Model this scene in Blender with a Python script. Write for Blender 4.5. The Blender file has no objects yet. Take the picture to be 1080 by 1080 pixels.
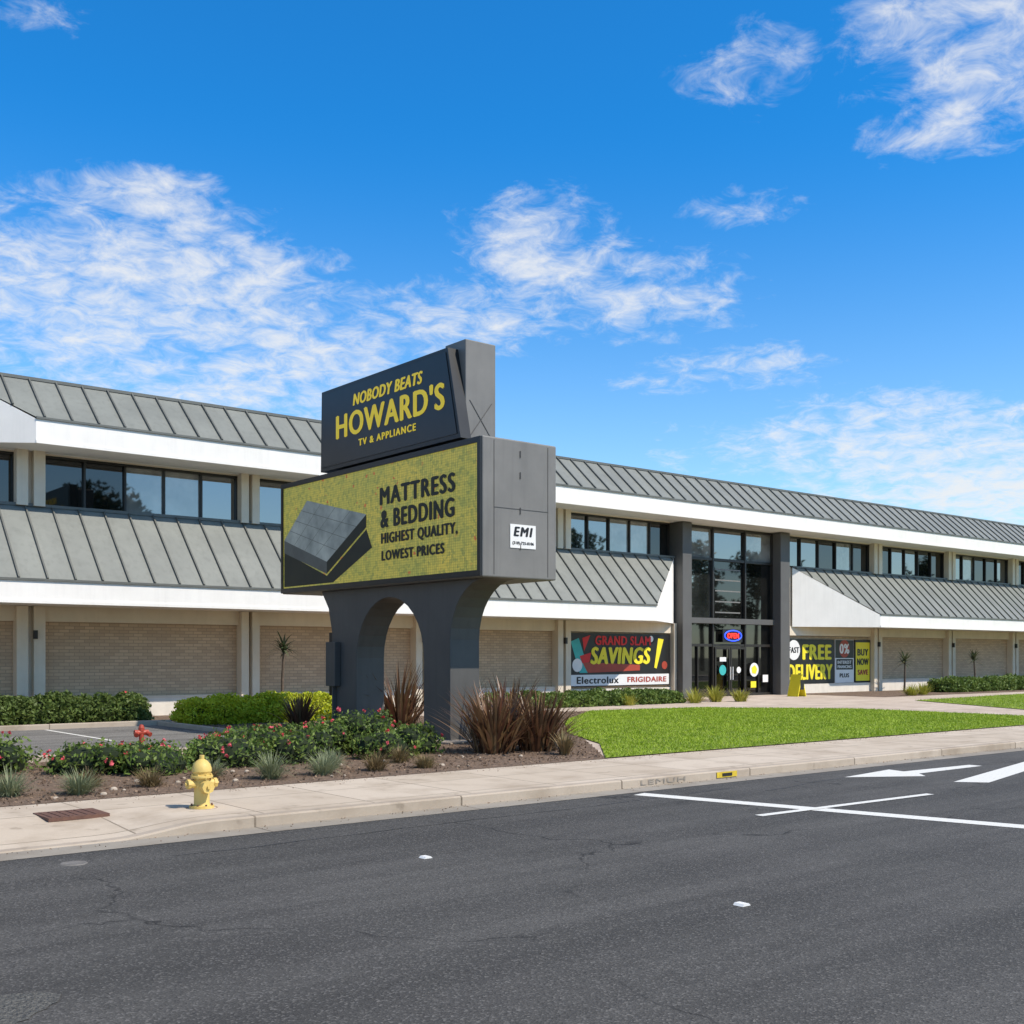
import bpy, math, random
import numpy as np
from mathutils import Vector
random.seed(4); rng=np.random.default_rng(4)
sc=bpy.context.scene
R=math.radians
# ---------------------------------------------------------------- materials
def mth(nt,op,a,b=None,c=None,clamp=False):
    n=nt.nodes.new('ShaderNodeMath'); n.operation=op; n.use_clamp=clamp
    for i,v in enumerate((a,b,c)):
        if v is None: continue
        if isinstance(v,(int,float)): n.inputs[i].default_value=v
        else: nt.links.new(v,n.inputs[i])
    return n.outputs[0]
def mix(nt,f,a,b,bt='MIX'):
    n=nt.nodes.new('ShaderNodeMix'); n.data_type='RGBA'; n.blend_type=bt
    for i,v in ((0,f),(6,a),(7,b)):
        if isinstance(v,(int,float)): n.inputs[i].default_value=v
        elif isinstance(v,tuple): n.inputs[i].default_value=(*v,1)
        else: nt.links.new(v,n.inputs[i])
    return n.outputs[2]
def ramp(nt,v,a,b,lo=0.,hi=1.,smooth=False):
    n=nt.nodes.new('ShaderNodeMapRange'); n.inputs[1].default_value=a;n.inputs[2].default_value=b
    if smooth: n.interpolation_type='SMOOTHSTEP'
    n.inputs[3].default_value=lo;n.inputs[4].default_value=hi
    nt.links.new(v,n.inputs[0]); return n.outputs[0]
def pos(nt,sx=1,sy=1,sz=1):
    g=nt.nodes.new('ShaderNodeNewGeometry')
    if (sx,sy,sz)==(1,1,1): return g.outputs['Position']
    m=nt.nodes.new('ShaderNodeMapping')
    nt.links.new(g.outputs['Position'],m.inputs[0]); m.inputs['Scale'].default_value=(sx,sy,sz)
    return m.outputs[0]
def noise(nt,v,s,d=3,r=.55,dist=0):
    n=nt.nodes.new('ShaderNodeTexNoise'); nt.links.new(v,n.inputs['Vector'])
    n.inputs['Scale'].default_value=s;n.inputs['Detail'].default_value=d;n.inputs['Roughness'].default_value=r;n.inputs['Distortion'].default_value=dist
    return n.outputs[0]
def base(name):
    m=bpy.data.materials.new(name); m.use_nodes=True; nt=m.node_tree
    return m,nt,nt.nodes['Principled BSDF']
def bump(nt,b,h,s,d=.02):
    n=nt.nodes.new('ShaderNodeBump'); n.inputs['Strength'].default_value=s;n.inputs['Distance'].default_value=d
    nt.links.new(h,n.inputs['Height']); nt.links.new(n.outputs[0],b.inputs['Normal'])
def pm(name,c1,c2=None,scale=3,rough=.7,bs=0,bsc=60,metal=0,spec=.4,emit=0,bd=.01,stretch=(1,1,1),streak=0):
    m,nt,b=base(name)
    c2=c2 or tuple(x*.85 for x in c1)
    f=ramp(nt,noise(nt,pos(nt,*stretch),scale,4,.6),.3,.7)
    col=mix(nt,f,c1,c2)
    if streak:
        s=noise(nt,pos(nt,5,5,.35),1.2,4,.6)
        col=mix(nt,ramp(nt,s,.48,.78,0,streak),col,tuple(x*.55 for x in c1))
    nt.links.new(col,b.inputs['Base Color'])
    b.inputs['Roughness'].default_value=rough;b.inputs['Metallic'].default_value=metal;b.inputs['Specular IOR Level'].default_value=spec
    if bs: bump(nt,b,noise(nt,pos(nt),bsc,2),bs,bd)
    if emit:
        nt.links.new(col,b.inputs['Emission Color']); b.inputs['Emission Strength'].default_value=emit
    return m
def leafm(name,c1,c2,c3=None,rough=.55):
    m,nt,b=base(name)
    g=nt.nodes.new('ShaderNodeNewGeometry')
    col=mix(nt,g.outputs['Random Per Island'],c1,c2)
    n=ramp(nt,noise(nt,pos(nt),1.6,2),.35,.65)
    col=mix(nt,mth(nt,'MULTIPLY',n,.55),col,c3 or tuple(x*.55 for x in c1))
    nt.links.new(col,b.inputs['Base Color']); b.inputs['Roughness'].default_value=rough
    b.inputs['Specular IOR Level'].default_value=.3
    tr=nt.nodes.new('ShaderNodeBsdfTranslucent'); nt.links.new(col,tr.inputs[0])
    mx=nt.nodes.new('ShaderNodeMixShader'); mx.inputs[0].default_value=.25
    nt.links.new(b.outputs[0],mx.inputs[1]);nt.links.new(tr.outputs[0],mx.inputs[2])
    nt.links.new(mx.outputs[0],nt.nodes['Material Output'].inputs[0])
    return m
def asphalt(name,a,dark):
    m,nt,b=base(name)
    p=pos(nt); A=(a*1.06,a,a*.93)
    def k(s): return tuple(x*s for x in A)
    big=noise(nt,pos(nt,.05,.9,1),1.5,4,.6)
    mid=noise(nt,p,.45,4,.65)
    col=mix(nt,ramp(nt,big,.35,.65),k(1.2),k(.70))
    col=mix(nt,ramp(nt,mid,.45,.72,0,.6),col,k(.55))
    sy_=nt.nodes.new('ShaderNodeSeparateXYZ'); nt.links.new(p,sy_.inputs[0])
    tr=mth(nt,'SINE',mth(nt,'MULTIPLY',sy_.outputs[1],3.7))
    col=mix(nt,ramp(nt,tr,.1,1,0,.25),col,k(.55))
    v=nt.nodes.new('ShaderNodeTexVoronoi'); nt.links.new(p,v.inputs['Vector']); v.inputs['Scale'].default_value=70
    sp=nt.nodes.new('ShaderNodeSeparateColor'); nt.links.new(v.outputs['Color'],sp.inputs[0])
    col=mix(nt,ramp(nt,sp.outputs[0],.72,1,0,.6),col,k(2.3))
    col=mix(nt,ramp(nt,sp.outputs[1],.7,1,0,.6),col,k(.35))
    v2=nt.nodes.new('ShaderNodeTexVoronoi'); v2.feature='DISTANCE_TO_EDGE'; v2.inputs['Scale'].default_value=.2
    n3=nt.nodes.new('ShaderNodeTexNoise'); n3.inputs['Scale'].default_value=1.4; n3.inputs['Detail'].default_value=4; nt.links.new(p,n3.inputs['Vector'])
    vm=nt.nodes.new('ShaderNodeVectorMath'); vm.operation='ADD'; nt.links.new(p,vm.inputs[0]); nt.links.new(n3.outputs['Color'],vm.inputs[1]); nt.links.new(vm.outputs[0],v2.inputs['Vector'])
    cr=mth(nt,'MULTIPLY',ramp(nt,v2.outputs[0],.0,.005,1,0),ramp(nt,mid,.42,.55,0,dark))
    col=mix(nt,cr,col,k(.25))
    nt.links.new(col,b.inputs['Base Color']); b.inputs['Roughness'].default_value=.85;b.inputs['Specular IOR Level'].default_value=.25
    bump(nt,b,v.outputs['Distance'],.5,.010)
    return m
M={}
M['road']=asphalt('road_asphalt',.080,.9)
M['lot']=asphalt('lot_asphalt',.17,.9)
def concrete(name,c,bw,rh,mort=.012,off=(0,0,0)):
    m,nt,b=base(name); p=pos(nt)
    br=nt.nodes.new('ShaderNodeTexBrick'); br.offset=0
    mp=nt.nodes.new('ShaderNodeMapping'); nt.links.new(p,mp.inputs[0]); mp.inputs['Location'].default_value=off
    nt.links.new(mp.outputs[0],br.inputs['Vector'])
    br.inputs['Scale'].default_value=1;br.inputs['Brick Width'].default_value=bw;br.inputs['Row Height'].default_value=rh;br.inputs['Mortar Size'].default_value=mort
    br.inputs['Color1'].default_value=(*c,1);br.inputs['Color2'].default_value=(c[0]*.86,c[1]*.84,c[2]*.81,1);br.inputs['Mortar'].default_value=(c[0]*.3,c[1]*.28,c[2]*.25,1)
    st=noise(nt,p,1.1,5,.65)
    col=mix(nt,ramp(nt,st,.46,.72,0,.75),br.outputs[0],(c[0]*.55,c[1]*.50,c[2]*.44))
    sp_=noise(nt,p,3.3,3,.5)
    col=mix(nt,ramp(nt,sp_,.64,.72,0,.5),col,(c[0]*.35,c[1]*.32,c[2]*.28))
    fi=noise(nt,p,45,2)
    col=mix(nt,ramp(nt,fi,.3,.7,0,.3),col,(c[0]*.7,c[1]*.7,c[2]*.7))
    nt.links.new(col,b.inputs['Base Color']);b.inputs['Roughness'].default_value=.85
    bump(nt,b,fi,.3,.006)
    return m
M['walk']=concrete('sidewalk_concrete',(.60,.50,.395),1.55,1.28,off=(0,.31,0))
M['kerb']=concrete('kerb_concrete',(.47,.39,.31),3.0,5,.015)
M['gutter']=concrete('gutter_concrete',(.34,.30,.25),3.0,5,.012)
M['path']=concrete('path_concrete',(.60,.49,.40),1.5,1.5)
M['earth']=pm('earth',(.16,.14,.09),(.10,.11,.05),.3,.95)
M['mulch']=pm('mulch',(.24,.16,.11),(.11,.075,.05),9,.95,bs=1,bsc=25,bd=.05)
M['lawn']=pm('lawn_soil',(.21,.27,.03),(.14,.19,.02),.8,.95)
M['stucco']=pm('white_stucco',(.84,.80,.75),(.78,.74,.69),1.2,.8,bs=.15,bsc=80,streak=.16)
M['beige']=pm('beige_stucco',(.74,.63,.49),(.66,.56,.43),1.5,.8,bs=.15,bsc=80,streak=.15)
M['metalroof']=pm('standing_seam_metal',(.245,.25,.225),(.195,.20,.182),.7,.5,metal=.1,streak=.4)
M['rib']=pm('seam_rib',(.15,.15,.135),(.11,.112,.10),1,.5,metal=.1)
M['frame']=pm('window_frame_bronze',(.03,.025,.020),(.022,.018,.015),2,.4)
M['col']=pm('dark_grey_column',(.11,.106,.10),(.095,.09,.085),1.5,.6,bs=.1)
M['sgrey']=pm('sign_grey_paint',(.20,.19,.175),(.165,.157,.145),1.2,.5,streak=.35)
M['sgreyd']=pm('sign_arch_paint',(.10,.094,.087),(.08,.075,.07),1.2,.5,streak=.4)
M['black']=pm('black_paint',(.014,.013,.012),(.02,.019,.018),3,.4)
M['navy']=pm('sign_face_black',(.012,.014,.016),(.017,.019,.021),3,.35)
M['yel']=pm('glowing_yellow_print',(.85,.62,.03),(.80,.56,.03),3,.5,emit=.3)  # upper sign letters glow faintly: emission added in the print colour
M['byel']=pm('banner_yellow',(.88,.73,.03),(.83,.68,.03),3,.5)
M['red']=pm('banner_red',(.7,.02,.02),(.6,.02,.02),3,.5)
M['teal']=pm('banner_teal',(.05,.45,.42),(.04,.35,.35),3,.5)
M['white']=pm('white_print',(.8,.78,.75),(.75,.73,.7),3,.5)
m,nt,b=base('road_paint')
f=ramp(nt,noise(nt,pos(nt),22,5,.7),.56,.74,0,.75)
nt.links.new(mix(nt,f,(.72,.70,.65),(.18,.17,.16)),b.inputs['Base Color']); b.inputs['Roughness'].default_value=.7; M['paint']=m
M['hyd']=pm('hydrant_yellow',(.74,.54,.17),(.62,.43,.12),6,.55,bs=.15,streak=.5)
M['rust']=pm('rusty_iron',(.16,.08,.055),(.11,.055,.04),12,.8,bs=.4,bsc=120)
M['iron']=pm('worn_iron',(.22,.20,.18),(.12,.11,.10),12,.7,bs=.4,bsc=120)
M['redp']=pm('red_paint',(.42,.06,.03),(.34,.05,.03),5,.5)
M['ydirty']=pm('marker_yellow',(.7,.5,.03),(.5,.35,.03),9,.6)
m,nt,b=base('painted_brick')
g=nt.nodes.new('ShaderNodeNewGeometry'); sx=nt.nodes.new('ShaderNodeSeparateXYZ'); cb=nt.nodes.new('ShaderNodeCombineXYZ')
nt.links.new(g.outputs['Position'],sx.inputs[0]); nt.links.new(sx.outputs[0],cb.inputs[0]); nt.links.new(sx.outputs[2],cb.inputs[1])
br=nt.nodes.new('ShaderNodeTexBrick'); nt.links.new(cb.outputs[0],br.inputs['Vector'])
br.inputs['Scale'].default_value=1; br.inputs['Brick Width'].default_value=.30; br.inputs['Row Height'].default_value=.10; br.inputs['Mortar Size'].default_value=.010; br.inputs['Mortar Smooth'].default_value=.3
br.inputs['Color1'].default_value=(.60,.42,.265,1); br.inputs['Color2'].default_value=(.47,.325,.205,1); br.inputs['Mortar'].default_value=(.34,.24,.16,1)
nt.links.new(mix(nt,ramp(nt,noise(nt,pos(nt),.8,4),.4,.7,0,.35),br.outputs[0],(.40,.28,.18)),b.inputs['Base Color']); b.inputs['Roughness'].default_value=.85
M['brick']=m
M['basew']=pm('base_painted_block',(.78,.70,.59),(.68,.61,.51),2,.85,bs=.3,bsc=30,streak=.2)
def glass(name,c,ior=1.55,r=.02):
    m,nt,b=base(name)
    nt.links.new(mix(nt,ramp(nt,noise(nt,pos(nt),.9,3),.4,.65),c,tuple(x*.4 for x in c)),b.inputs['Base Color'])
    b.inputs['Roughness'].default_value=r; b.inputs['IOR'].default_value=ior
    bump(nt,b,noise(nt,pos(nt),.35,1),.06,.05)
    return m
M['g0']=glass('dark_glass',(.010,.010,.009),1.7)
M['g1']=glass('pale_glass',(.26,.25,.23),2.5)
M['g2']=glass('mid_glass',(.03,.032,.03),2.9)
m,nt,b=base('led_display')
p=pos(nt)
wv=nt.nodes.new('ShaderNodeTexVoronoi'); nt.links.new(p,wv.inputs['Vector']); wv.inputs['Scale'].default_value=13
s=nt.nodes.new('ShaderNodeSeparateColor'); nt.links.new(wv.outputs['Color'],s.inputs[0])
f=ramp(nt,noise(nt,p,1.1,4),.3,.7)
col=mix(nt,f,(.44,.35,.06),(.30,.29,.06))
col=mix(nt,ramp(nt,s.outputs[0],.4,1,0,.7),col,(.15,.18,.05))
col=mix(nt,ramp(nt,s.outputs[1],.985,.99,0,.8),col,(.4,.08,.03))
sp=nt.nodes.new('ShaderNodeSeparateXYZ'); nt.links.new(p,sp.inputs[0])
for o in (1,2):
    w=mth(nt,'FRACT',mth(nt,'MULTIPLY',sp.outputs[o],18 if o==2 else 13))
    col=mix(nt,ramp(nt,w,.82,.86,0,.35),col,(.03,.03,.01))
nt.links.new(col,b.inputs['Base Color']); nt.links.new(col,b.inputs['Emission Color']); b.inputs['Emission Strength'].default_value=.6; b.inputs['Roughness'].default_value=.6
M['led']=m
M['ledgrey']=pm('led_grey',(.07,.08,.078),(.05,.055,.055),2,.6,emit=.4)
M['ledgrey2']=pm('led_light_grey',(.24,.27,.26),(.10,.12,.12),1.2,.6,emit=.45)
M['leddark']=pm('led_dark',(.016,.018,.014),(.022,.024,.016),3,.6,emit=.2)
M['neon_r']=pm('neon_red',(.9,.03,.02),None,3,.5,emit=2.5)
M['neon_b']=pm('neon_blue',(.03,.08,.9),None,3,.5,emit=2.5)
M['hedge']=leafm('hedge_leaf',(.62,.60,.03),(.42,.48,.03),(.34,.40,.02))
M['dhedge']=leafm('dark_hedge_leaf',(.09,.14,.03),(.16,.21,.05))
M['lant']=leafm('shrub_leaf',(.10,.17,.03),(.22,.28,.06))
M['flower']=leafm('flower_petal',(.75,.05,.09),(.8,.22,.25),(.6,.03,.03))
M['flax']=leafm('flax_blade',(.15,.06,.035),(.27,.17,.08),(.06,.03,.02),.35)
M['tuft']=leafm('tuft_blade',(.24,.27,.15),(.34,.36,.21),(.15,.17,.08))
M['tuftb']=leafm('tuft_brown',(.30,.21,.11),(.20,.17,.07),(.16,.09,.04))
M['ygr']=leafm('yellow_grass',(.5,.45,.07),(.34,.38,.06))
M['aloe']=leafm('aloe_blade',(.08,.13,.06),(.16,.15,.08))
M['grass']=leafm('grass_blade',(.29,.42,.02),(.42,.52,.05),(.17,.27,.015))
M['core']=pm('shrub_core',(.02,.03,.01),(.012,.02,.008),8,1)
M['bark']=pm('bark',(.14,.10,.07),(.08,.06,.04),10,.9,bs=.5)
M['tree']=leafm('tree_leaf',(.04,.07,.02),(.07,.10,.03))
M['chips']=leafm('bark_chips',(.36,.25,.17),(.14,.09,.06),(.2,.13,.09),.9)
M['patch']=pm('rough_asphalt_patch',(.17,.16,.14),(.035,.035,.035),40,.95,bs=1,bsc=50,bd=.03)
M['tar']=pm('tar_sealant',(.022,.022,.023),(.03,.03,.03),3,.5)
M['scuff']=pm('faded_spray_paint',(.17,.16,.15),(.36,.30,.24),14,.8)
# ---------------------------------------------------------------- builders
def empty(name):
    e=bpy.data.objects.new(name,None); sc.collection.objects.link(e); return e
class MB:
    def __init__(s): s.v=[];s.f=[];s.m=[];s.mats=[]
    def mi(s,k):
        if k not in s.mats: s.mats.append(k)
        return s.mats.index(k)
    def poly(s,pts,k):
        n=len(s.v); s.v+= [tuple(p) for p in pts]; s.f.append(list(range(n,n+len(pts)))); s.m.append(s.mi(k))
    def box(s,x0,x1,y0,y1,z0,z1,k):
        n=len(s.v); s.v+=[(x,y,z) for z in (z0,z1) for y in (y0,y1) for x in (x0,x1)]
        for f in ((0,2,3,1),(4,5,7,6),(0,1,5,4),(2,6,7,3),(0,4,6,2),(1,3,7,5)):
            s.f.append([n+i for i in f]); s.m.append(s.mi(k))
    def prism(s,prof,axis,a0,a1,k):
        n=len(prof)
        def mk(a,p):
            return (a,p[0],p[1]) if axis=='x' else ((p[0],a,p[1]) if axis=='y' else (p[0],p[1],a))
        b=len(s.v); s.v+=[mk(a0,p) for p in prof]+[mk(a1,p) for p in prof]
        s.f.append([b+i for i in range(n)]); s.m.append(s.mi(k))
        s.f.append([b+n+i for i in reversed(range(n))]); s.m.append(s.mi(k))
        for i in range(n):
            j=(i+1)%n; s.f.append([b+i,b+n+i,b+n+j,b+j]); s.m.append(s.mi(k))
    def tube(s,p0,p1,r0,r1,k,n=12,cap=True):
        p0=Vector(p0);p1=Vector(p1);d=(p1-p0).normalized();u=d.orthogonal().normalized();w=d.cross(u)
        b=len(s.v)
        for p,r in ((p0,r0),(p1,r1)):
            for i in range(n):
                a=2*math.pi*i/n; s.v.append(tuple(p+u*r*math.cos(a)+w*r*math.sin(a)))
        for i in range(n):
            j=(i+1)%n; s.f.append([b+i,b+j,b+n+j,b+n+i]); s.m.append(s.mi(k))
        if cap:
            s.f.append([b+i for i in reversed(range(n))]); s.m.append(s.mi(k)); s.f.append([b+n+i for i in range(n)]); s.m.append(s.mi(k))
    def lathe(s,c,prof,k,n=24):
        b=len(s.v)
        for r,z in prof:
            for i in range(n):
                a=2*math.pi*i/n; s.v.append((c[0]+r*math.cos(a),c[1]+r*math.sin(a),c[2]+z))
        for q in range(len(prof)-1):
            for i in range(n):
                j=(i+1)%n; s.f.append([b+q*n+i,b+q*n+j,b+(q+1)*n+j,b+(q+1)*n+i]); s.m.append(s.mi(k))
    def done(s,name,parent=None,bevel=0,smooth=False,fixn=True):
        me=bpy.data.meshes.new(name); me.from_pydata(s.v,[],s.f)
        for k in s.mats: me.materials.append(M[k])
        me.polygons.foreach_set('material_index',s.m); me.update()
        if fixn:
            import bmesh
            bm=bmesh.new(); bm.from_mesh(me); bmesh.ops.recalc_face_normals(bm,faces=bm.faces); bm.to_mesh(me); bm.free()
        o=bpy.data.objects.new(name,me); sc.collection.objects.link(o)
        if parent: o.parent=parent
        if bevel:
            q=o.modifiers.new('b','BEVEL'); q.width=bevel; q.segments=2; q.limit_method='ANGLE'
        if smooth:
            for p in me.polygons: p.use_smooth=True
            q=o.modifiers.new('e','EDGE_SPLIT'); q.split_angle=R(38)
        return o
def npmesh(name,V,F,mats,mi=None,parent=None):
    me=bpy.data.meshes.new(name); k=F.shape[1]
    me.vertices.add(len(V)); me.vertices.foreach_set('co',V.astype(np.float32).ravel())
    me.loops.add(F.size); me.loops.foreach_set('vertex_index',F.astype(np.int32).ravel())
    me.polygons.add(len(F)); me.polygons.foreach_set('loop_start',np.arange(0,F.size,k,dtype=np.int32)); me.polygons.foreach_set('loop_total',np.full(len(F),k,dtype=np.int32))
    for q in mats: me.materials.append(M[q])
    if mi is not None: me.polygons.foreach_set('material_index',mi.astype(np.int32))
    me.update(calc_edges=True); me.validate()
    o=bpy.data.objects.new(name,me); sc.collection.objects.link(o)
    if parent: o.parent=parent
    return o
def leaves(C,size,up=.3,asp=.5):
    n=len(C); a=rng.normal(size=(n,3)); a/=np.linalg.norm(a,axis=1)[:,None]
    b=rng.normal(size=(n,3)); b[:,2]+=up; b=np.cross(a,b); b/=np.linalg.norm(b,axis=1)[:,None]+1e-9
    s=(size*(.6+.8*rng.random(n)))[:,None]
    V=np.stack([C-a*s,C+b*s*asp,C+a*s,C-b*s*asp],1).reshape(-1,3)
    return V,np.arange(4*n).reshape(n,4)
GZ=.13
def ell_pts(c,r,n,shell=.35):
    d=rng.normal(size=(n,3)); d/=np.linalg.norm(d,axis=1)[:,None]
    k=1-shell*rng.random(n)**1.5
    k*=1+.10*np.sin(d[:,0]*7+c[0]*3)*np.cos(d[:,1]*6+c[1])+.08*np.sin(d[:,2]*9+c[0]*5)
    P=np.array(c)+d*np.array(r)*k[:,None]
    return P[P[:,2]>GZ]
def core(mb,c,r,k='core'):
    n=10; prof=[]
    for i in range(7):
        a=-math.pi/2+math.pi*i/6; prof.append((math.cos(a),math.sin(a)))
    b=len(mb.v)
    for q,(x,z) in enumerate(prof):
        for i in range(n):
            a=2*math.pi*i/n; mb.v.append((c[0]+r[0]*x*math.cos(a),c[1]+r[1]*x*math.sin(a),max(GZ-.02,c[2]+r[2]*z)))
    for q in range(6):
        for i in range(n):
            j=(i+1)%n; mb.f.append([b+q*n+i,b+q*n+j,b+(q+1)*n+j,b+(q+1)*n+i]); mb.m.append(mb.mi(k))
def shrub(name,blobs,leaf,size,dens,flowers=0,shell=.4):
    e=empty(name); mb=MB(); Vs=[]; Fs=[]; Ms=[]; off=0
    for c,r in blobs:
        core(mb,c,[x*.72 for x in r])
        n=int(dens*(r[0]*r[1]+r[0]*r[2]+r[1]*r[2]))
        V,F=leaves(ell_pts(c,r,n,shell),size); Vs.append(V);Fs.append(F+off);off+=len(V);Ms.append(np.zeros(len(F)))
        if flowers:
            P=ell_pts(c,[x*1.06 for x in r],int(flowers*r[0]*r[1]*10),.06); P=P[P[:,2]>c[2]]
            Q=np.repeat(P,6,axis=0)+rng.normal(size=(len(P)*6,3))*.014
            V,F=leaves(Q,.026,asp=.9); Vs.append(V);Fs.append(F+off);off+=len(V);Ms.append(np.ones(len(F)))
    npmesh('foliage',np.concatenate(Vs),np.concatenate(Fs),[leaf,'flower'],np.concatenate(Ms),e)
    mb.done('dark_inner_core',e)  # added dark ellipsoids that block the view through the leaves, not branches
    return e
def blades(specs):
    V=[];F=[]
    for (bx,by,bz,az,lean,L,w,droop) in specs:
        n=5; off=len(V); x=0;z=0; ang=lean
        sx,sy=-math.sin(az),math.cos(az)
        for i in range(n+1):
            t=i/n; ww=w*(.55+.9*t if t<.4 else .91*(1-t)/.6+.0)+.001
            px=bx+math.cos(az)*x; py=by+math.sin(az)*x; pz=bz+z
            V+=[(px+sx*ww,py+sy*ww,pz),(px-sx*ww,py-sy*ww,pz)]
            x+=math.sin(ang)*L/n; z+=math.cos(ang)*L/n; ang+=droop/n
            if i<n: F.append((off+2*i,off+2*i+1,off+2*i+3,off+2*i+2))
    return np.array(V),np.array(F)
def clump(name,x,y,h,n,mat,bw=.03,droop=.7,z=GZ,spread=1.0,br=.12):
    sp=[]
    for i in range(n):
        a=random.uniform(0,6.283); rr=br*random.random()
        ln=min(abs(random.gauss(0,.5))*spread,1.25)
        sp.append((x+rr*math.cos(a),y+rr*math.sin(a),z,a,ln*.7,h*random.uniform(.55,1.08),bw*random.uniform(.7,1.2),droop*random.uniform(.2,1.3)))
    V,F=blades(sp)
    return npmesh(name,V,F,[mat])
def text(s,loc,w,h,mat,parent,facing='-y',heavy=0,shear=0,name='lettering',spacing=1.05):
    c=bpy.data.curves.new(name,'FONT'); c.body=s; c.size=1; c.align_x='LEFT'; c.offset=0; c.shear=shear; c.resolution_u=4; c.space_character=spacing+(.06 if heavy else 0)
    o=bpy.data.objects.new(name,c); sc.collection.objects.link(o); c.materials.append(M[mat])
    bpy.context.view_layer.update()
    xs=[p[0] for p in o.bound_box]; ys=[p[1] for p in o.bound_box]
    kx=w/(max(xs)-min(xs)); ky=h/(max(ys)-min(ys))
    cx=(max(xs)+min(xs))/2*kx; cy=(max(ys)+min(ys))/2*ky
    offs=[(0,0)]
    if heavy: offs=[(-heavy,0),(0,heavy*.4),(heavy,0),(0,-heavy*.4)]
    for i,(dx,dz) in enumerate(offs):
        q=o if i==0 else o.copy()
        if i: sc.collection.objects.link(q)
        q.scale=(kx,ky,1); dp=.0006*i
        if facing=='-y': q.rotation_euler=(R(90),0,0); q.location=(loc[0]-cx+dx,loc[1]-dp,loc[2]-cy+dz)
        else: q.rotation_euler=(R(90),0,R(-90)); q.location=(loc[0]-dp,loc[1]+cx+dx,loc[2]-cy+dz)
        q.parent=parent
    return o
# ---------------------------------------------------------------- ground
def sheet(name,pts,z,k):
    mb=MB(); mb.poly([(x,y,z) for x,y in pts],k); return mb.done(name)
sheet('ground',[(-900,-900),(1500,-900),(1500,1500),(-900,1500)],-.03,'earth')
sheet('road',[(-300,-3),(500,-3),(500,11.68),(-300,11.68)],0,'road')
sheet('gutter',[(-300,11.66),(500,11.66),(500,12.12),(-300,12.12)],.004,'gutter')
def sm(a,b,x):
    t=min(1,max(0,(x-a)/(b-a))); return t*t*(3-2*t)
def hz(x,y):
    g=max(sm(4.3,5.5,x),1-sm(-.8,.4,x))
    return .13*(g+(1-g)*min(1,max(.12,(y-12.1)/1.7)))
xs=[-300,-50,-5]+[-1.+.25*i for i in range(30)]+[8,12,20,40,80,500]
ys=[12.25,12.5,12.8,13.1,13.4,13.8,14.8]
mb=MB()
for i in range(len(xs)-1):
    for j in range(len(ys)-1):
        a,b_,c,d=xs[i],xs[i+1],ys[j],ys[j+1]
        mb.poly([(a,c,hz(a,c)),(b_,c,hz(b_,c)),(b_,d,hz(b_,d)),(a,d,hz(a,d))],'walk')
mb.done('sidewalk')
mb=MB()
for i in range(len(xs)-1):
    a,b_=xs[i],xs[i+1]; za,zb=hz(a,12.1)+.003,hz(b_,12.1)+.003
    mb.poly([(a,12.1,-.02),(b_,12.1,-.02),(b_,12.1,zb-.02),(a,12.1,za-.02)],'kerb')
    mb.poly([(a,12.1,za-.02),(b_,12.1,zb-.02),(b_,12.12,zb),(a,12.12,za)],'kerb')
    mb.poly([(a,12.12,za),(b_,12.12,zb),(b_,12.26,zb),(a,12.26,za)],'kerb')
mb.done('kerb')
mb=MB(); mb.box(-300,500,-6,-3,-.02,.13,'walk'); mb.done('sidewalk')
e=empty('kerb_graffiti')
text('LEMUH',(12.9,12.092,.065),1.0,.075,'scuff',e)
bed=[(-30,14.82),(14.3,14.82),(21.5,24),(26.2,28),(18,29.2),(12.2,29),(12,23.5),(9.5,20.6),(-30,20.6)]
sheet('pavement',[(-300,14.8),(500,14.8),(500,80),(-300,80)],.13,'path')
sheet('mulch_bed',bed,.136,'mulch')
sheet('mulch_bed',[(-30,31.4),(37.2,31.4),(37.2,34.6),(-30,34.6)],.136,'mulch')
sheet('mulch_bed',[(45.5,29),(120,29),(120,34.6),(45.5,34.6)],.136,'mulch')
sheet('parking_lot',[(-60,20.8),(9.4,20.8),(11.8,23.6),(11.8,29.6),(-60,29.6)],.140,'lot')
mb=MB()
mb.box(-60,9.3,20.6,20.75,.1,.25,'kerb'); mb.box(-60,12.2,29.6,29.78,.1,.27,'kerb'); mb.box(11.8,11.95,23.8,29.6,.1,.25,'kerb')
mb.done('lot_kerb',bevel=.02)
mb=MB()
for x in (-2,.7,3.4,6.1,8.8): mb.poly([(x,24.6,.146),(x+.1,24.6,.146),(x+.1,29.4,.146),(x,29.4,.146)],'paint')
mb.done('parking_stripes')
L1=[(14.3,14.84),(34.4,14.84),(34.5,23),(31,27.2),(26.3,28),(21.5,24),(18.2,20.2),(16.6,17.4)]
L2=[(38,14.84),(120,14.84),(120,27.5),(60,27.5),(43,26),(38.2,18.5)]
sheet('lawn',L1,.150,'lawn'); sheet('lawn',L2,.150,'lawn')
def inpoly(P,poly):
    x,y=P[:,0],P[:,1]; c=np.zeros(len(P),bool); n=len(poly)
    for i in range(n):
        x1,y1=poly[i];x2,y2=poly[(i+1)%n]
        cond=((y1>y)!=(y2>y))&(x<(x2-x1)*(y-y1)/(y2-y1+1e-12)+x1); c^=cond
    return c
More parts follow.
